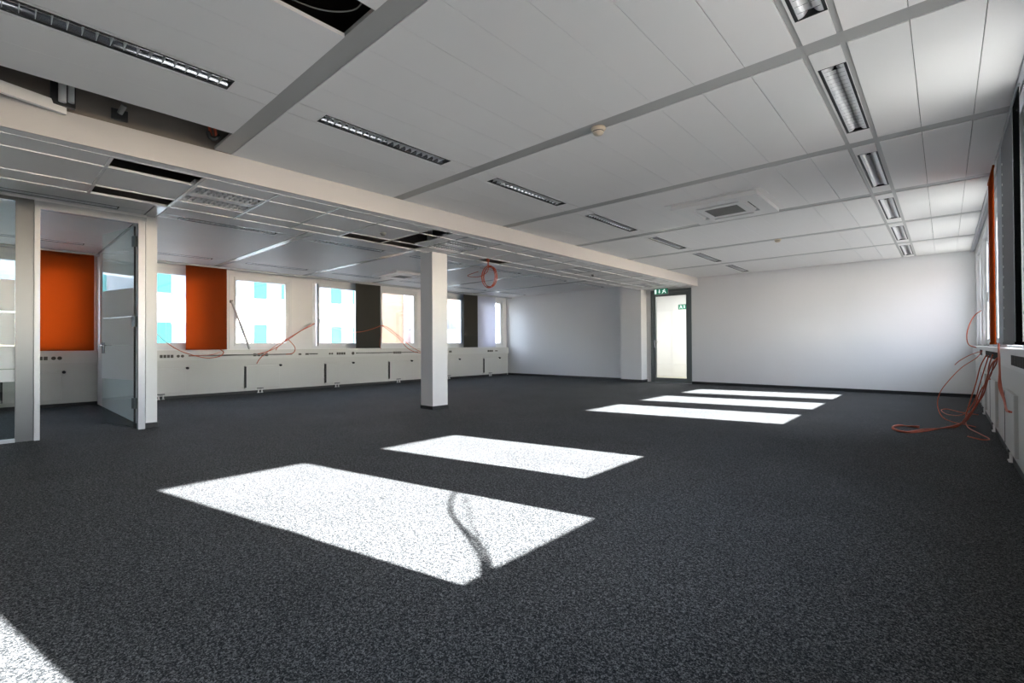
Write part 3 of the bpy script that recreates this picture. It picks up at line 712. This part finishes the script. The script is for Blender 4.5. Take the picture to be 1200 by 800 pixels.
def exit_sign(x0, x1, y, z0, z1, label, flip=False):
    t = empty('exit_sign', ((x0 + x1) / 2, y, z0), label, 'exit sign', 'green escape signs')
    MB().box(x0 - 0.008, x1 + 0.008, y, y + 0.03, z0 - 0.008, z1 + 0.008).build('sign_body', 'greyc', t)
    MB().box(x0, x1, y - 0.003, y, z0, z1).build('green_panel', 'green', t)
    W = x1 - x0; H = z1 - z0
    def P(u, v): return (x0 + (1 - u if flip else u) * W, y - 0.0035, z0 + v * H)
    pg = MB()
    def poly(*uv):
        pts = [P(u, v) for u, v in uv]; pg.prism(pts, (0, -0.0015, 0))
    poly((0.04, 0.12), (0.17, 0.12), (0.17, 0.88), (0.04, 0.88))                       # white doorway
    poly((0.36, 0.45), (0.42, 0.45), (0.42, 0.88), (0.36, 0.88))                       # arrow shaft
    poly((0.30, 0.50), (0.39, 0.14), (0.48, 0.50), (0.42, 0.46), (0.36, 0.46))         # arrow head down
    # running figure: head, torso, arms, legs
    hx, hy = 0.76, 0.82; poly(*[(hx + 0.035 * math.cos(a * math.pi / 4), hy + 0.075 * math.sin(a * math.pi / 4)) for a in range(8)])
    poly((0.68, 0.74), (0.76, 0.72), (0.74, 0.44), (0.67, 0.46))
    poly((0.68, 0.72), (0.60, 0.58), (0.62, 0.54), (0.70, 0.64)); poly((0.75, 0.70), (0.84, 0.60), (0.86, 0.64), (0.77, 0.74))
    poly((0.67, 0.47), (0.62, 0.30), (0.56, 0.14), (0.60, 0.12), (0.68, 0.28), (0.72, 0.46)); poly((0.70, 0.46), (0.80, 0.36), (0.84, 0.14), (0.88, 0.15), (0.85, 0.40), (0.74, 0.50))
    pg.build('pictogram', 'signw', t)
    return t
es = exit_sign(-5.68, -5.31, 11.88, 2.325, 2.495 - 0.03, 'green and white exit sign hanging above the far glass door')
MB().cyl((-5.6, 11.895, 2.465), (-5.6, 11.895, 2.48), 0.006).cyl((-5.4, 11.895, 2.465), (-5.4, 11.895, 2.48), 0.006).build('hanger', 'alug', es)
exit_sign(-6.13, -5.83, YF + 2.36, 2.10, 2.24, 'small green exit sign on the corridor wall behind the far glass door', True)

# ------------------------------------------------------------------ opening rod at the second left window
rod = empty('window_rod', (-11.14, 3.51, 1.0), 'white window opening rod leaning across the second window of the hall', 'rod')
MB().cyl((-11.20, 3.52, 1.97), (-11.15, 3.85, 0.965), 0.026, 10).build('rod', 'alu', rod)
MB().box(-11.24, -11.19, 3.49, 3.54, 1.94, 2.0).build('rod_hook', 'greyc', rod, bevel=0.004)
MB().cyl((-11.15, 3.846, 0.975), (-11.15, 3.856, 0.946), 0.018, 10).build('rod_foot', 'white', rod)

# ------------------------------------------------------------------ orange cables
def cable(pts, label, r=0.008, m_='orangec', name='cable'):
    return tag(MB().tube(pts, r, 6, 8).build(name, m_, shade=True), label, 'cable')
X = -11.06
cable([(X, 2.02, 1.50), (X, 2.18, 1.28), (X, 2.27, 1.17), (X + 0.02, 2.47, 0.99), (X + 0.03, 2.68, 0.88), (X + 0.04, 2.98, 0.79), (X + 0.03, 3.22, 0.81), (X, 3.32, 0.89), (X - 0.03, 3.27, 0.955)], 'thin orange cable sagging below the rust orange blind on the left wall')
cable([(X - 0.06, 3.27, 0.90), (X + 0.0, 3.10, 0.85), (X - 0.03, 2.9, 0.84), (-11.12, 2.72, 0.83)], 'short orange cable lying in the duct slot under the rust orange blind', 0.005)
cable([(X, 3.96, 0.64), (X, 4.02, 0.74), (X, 4.12, 0.84), (X, 4.39, 1.05), (X, 4.77, 1.28), (X + 0.0, 5.14, 1.51), (-11.20, 5.30, 1.56)], 'orange cable rising from the duct to the slightly open window')
cable([(-11.12, 4.0, 0.84), (X, 4.30, 0.95), (X, 4.62, 1.16), (X, 4.92, 1.37), (X, 5.16, 1.49), (-11.19, 5.31, 1.55)], 'second orange cable strand rising to the slightly open window')
cable([(X, 4.36, 0.93), (X, 4.42, 1.02), (X, 4.60, 1.16), (X, 4.70, 1.10), (X + 0.02, 4.78, 0.97), (X, 4.74, 0.86), (-11.11, 4.60, 0.83)], 'orange cable hooking down beside the pier right of the rod window')
cable([(-10.97, 6.20, 1.355), (-10.965, 6.45, 1.38), (-10.965, 6.75, 1.46), (-10.965, 6.98, 1.545), (-10.98, 7.03, 1.56)], 'orange cable stretched across the dark grey blind')
cable([(-11.0, 5.36, 1.55), (-11.02, 5.56, 1.49), (-11.0, 5.85, 1.42), (-10.98, 6.1, 1.37), (-10.975, 6.22, 1.355)], 'thin cable sagging across the slightly open window', 0.003)
cable([(-10.98, 7.02, 1.56), (-11.0, 7.23, 1.50), (-11.0, 7.63, 1.23), (-11.0, 7.95, 1.00), (-11.02, 8.25, 0.86), (-11.1, 8.42, 0.83)], 'upper orange cable slanting down behind the column')
cable([(-10.98, 7.03, 1.55), (-11.0, 7.32, 1.38), (-11.0, 7.58, 1.20), (-11.0, 7.80, 0.98), (-11.0, 8.05, 0.85), (-11.08, 8.4, 0.80)], 'lower orange cable slanting down behind the column')
cable([(-10.985, 7.02, 1.56), (-10.985, 6.99, 1.30), (-10.99, 6.96, 1.05), (-10.99, 7.0, 0.93)], 'orange cable hanging down the right edge of the dark grey blind', 0.005)
tag(MB().tube([(-11.12, 2.75, 0.835), (-11.115, 3.3, 0.825), (-11.115, 3.9, 0.835), (-11.115, 4.4, 0.828), (-11.12, 4.75, 0.835)], 0.008, 6).build('cable', 'greyc', shade=True), 'grey cable running along the duct slot below the rod window', 'cable')
tag(MB().tube([(-11.12, 6.4, 0.835), (-11.115, 6.9, 0.825), (-11.115, 7.5, 0.835), (-11.12, 8.25, 0.83)], 0.008, 6).build('cable', 'greyc', shade=True), 'grey cable running along the duct slot left of the column', 'cable')
MB_ = None

# tangle at the right wall
def bundle(pts, n, spread, label, r=0.006):
    t = empty('cable_bundle', pts[0], label, 'cable bundle')
    for i in range(n):
        o = [Vector((random.uniform(-1, 1), random.uniform(-1, 1), random.uniform(-0.6, 1))) * spread for _ in pts]
        q = []
        for j, p in enumerate(pts):
            v = Vector(p) + o[j]; v.z = max(v.z, r + 0.003); v.x = min(v.x, 0.362 if v.z > 0.6 else 0.375); q.append(v)
        MB().tube(q, r, 6, 8).build('cable', 'orangec', t, shade=True)
    return t
bundle([(0.36, 6.15, 0.86), (0.335, 6.30, 0.80), (0.31, 6.50, 0.66), (0.27, 6.70, 0.50), (0.23, 6.9, 0.33), (0.17, 7.2, 0.16), (0.10, 7.45, 0.06), (-0.02, 7.45, 0.02), (-0.18, 7.15, 0.012), (-0.34, 6.88, 0.012), (-0.46, 7.05, 0.012), (-0.44, 7.35, 0.012), (-0.34, 7.45, 0.012), (-0.24, 7.40, 0.012)], 4, 0.018,
       'thick orange cable bundle falling from the right duct and looping out over the carpet', 0.0055)
cable([(0.36, 8.9, 0.88), (0.30, 8.75, 0.80), (0.16, 8.6, 0.68), (0.04, 8.5, 0.52), (-0.05, 8.45, 0.36), (-0.08, 8.4, 0.20), (-0.04, 8.3, 0.06), (0.05, 8.2, 0.012), (0.17, 8.0, 0.012), (0.26, 7.85, 0.012)], 'single orange cable bowing far out from the right duct to the carpet', 0.005)
cable([(0.36, 7.9, 0.86), (0.31, 7.95, 0.72), (0.27, 7.95, 0.52), (0.22, 8.0, 0.30), (0.18, 8.05, 0.10), (0.19, 7.8, 0.012), (0.27, 7.3, 0.012), (0.33, 6.95, 0.012), (0.27, 6.85, 0.012), (0.17, 7.0, 0.012)], 'orange cable dropping to the carpet and turning back towards the radiators', 0.006)
cable([(0.365, 7.6, 0.86), (0.33, 7.65, 0.70), (0.29, 7.75, 0.50), (0.25, 7.9, 0.30), (0.16, 8.3, 0.10), (0.02, 8.9, 0.02), (-0.05, 9.5, 0.012), (0.02, 9.7, 0.012), (0.15, 9.4, 0.012), (0.33, 9.2, 0.012)], 'orange cable lying flat towards the far radiator pipes', 0.0055)
cable([(0.36, 6.9, 0.88), (0.345, 7.1, 0.78), (0.34, 7.2, 0.68), (0.345, 7.05, 0.62)], 'short orange cable end hanging from the right duct', 0.006)
cable([(0.355, 8.6, 0.90), (0.25, 8.9, 0.84), (0.15, 9.0, 0.76), (0.10, 9.05, 0.70)], 'short frayed orange cable end sticking out from the right duct', 0.005)
bundle([(0.345, 5.85, 0.99), (0.33, 5.72, 0.95), (0.32, 5.50, 0.88), (0.31, 5.25, 0.78), (0.30, 5.05, 0.68), (0.30, 4.8, 0.60), (0.29, 4.5, 0.56), (0.29, 4.2, 0.58)], 3, 0.006, 'orange cable bundle hanging over the duct beside the grey punched blind', 0.006)
cable([(0.42, 10.3, 1.50), (0.34, 10.2, 1.42), (0.28, 10.1, 1.28), (0.25, 10.1, 1.12), (0.27, 10.15, 0.98), (0.36, 10.2, 0.93)], 'orange cable arching out by the far right corner window', 0.007)
# loop that hangs in the window nearest the camera and throws its shadow on the carpet
def back(px, py, X_=0.40):                       # a floor point followed back towards the sun as far as the window
    k = (X_ - px) / sdir.x; return (X_, py + k * sdir.y, k * sdir.z)
CAMP = Vector((0, 0, 1.0))
def fl(u, v):
    d = rt2 * ((u - 600) / 559.856) - up2 * ((v - 400) / 559.856) + fw; k = -CAMP.z / d.z; return (CAMP.x + d.x * k, CAMP.y + d.y * k)
wl_ = empty('cable_bundle', back(*fl(532, 579)), 'orange cable strands hanging in the window beside the camera', 'cable bundle')
for pts in ([(549, 571), (532, 578.5), (527, 591), (529, 603.5), (540, 618.5), (552, 635), (562, 650), (565, 668), (560, 690)],
            [(547, 571), (531, 580), (528, 592), (531, 604), (541, 616), (555, 630), (566, 643), (574, 662), (574, 690)],
            [(545, 580), (548, 596), (552, 608), (557, 622), (562, 634), (569, 650), (571, 690)]):
    MB().tube([back(*fl(*p)) for p in pts], 0.0035 if len(pts) == 7 else 0.0075, 6, 6).build('cable', 'orangec', wl_, shade=True)

# ------------------------------------------------------------------ outdoors
struct('outdoor_ground', 'ground', -90, 60, -60, 90, -6.2, -6.0)
bl = empty('building', (-30, 0, -6), 'white office building opposite with turquoise panels, seen through the left windows', 'building')
MB().box(-36, -30, -24, 18.9, -6, 9).build('wall', 'facade', bl)
for (z0, z1) in ((-1.3, 0.0 - 0.02), (1.15, 2.32), (3.86, 5.0)):
    for i in range(-5, 3):
        yc = 6.2 + 4.75 * i
        MB().box(-30, -29.94, yc - 0.33, yc + 0.33, z0, z1).build('turquoise_panel', 'turq', bl)
        MB().box(-30, -29.97, yc + 0.36, min(18.8, yc + 4.4), z0 + 0.05, z1 - 0.02).build('window_band', 'fglass', bl)
        if yc + 1.3 < 18: MB().box(-29.97, -29.95, yc + 1.2, yc + 1.55, z0 + 0.05, z1 - 0.02).build('turquoise_panel', 'turq', bl)
MB().box(-29.99, -29.93, 6.55, 7.3, 1.25, 2.2).build('grey_shutter', 'fgrey', bl)
MB().box(-29.99, -29.93, 6.55, 7.3, 3.6, 3.9).build('awning', 'fgrey', bl)
b2 = empty('building', (-32, 22, -6), 'beige rendered building seen through the window left of the column', 'building')
MB().box(-38, -31, 18.9, 29.0, -6, 12).build('wall', 'beige', b2)
MB().box(-31, -30.93, 21.85, 23.4, -6, 12).build('pink_wall_strip', 'pink', b2)
MB().cyl((-30.9, 21.75, -6), (-30.9, 21.75, 11.5), 0.07, 10).build('downpipe', 'facade', b2)
b3 = empty('building', (-24, 24, -6), 'low white building with a slate roof beyond the window right of the column', 'building')
MB().box(-30, -25, 21.9, 34, -6, 2.2).build('wall', 'facade', b3)
MB().prism([(-30.3, 21.7, 2.2), (-24.7, 21.7, 2.2), (-27.5, 21.7, 4.1)], (0, 12.6, 0)).build('roof', 'roof', b3)

struct('wall_sky_blocker', 'pink', 14, 30, -60, -5, -6, 9.5)  # unseen block, added to cut the sky light reaching the far wall
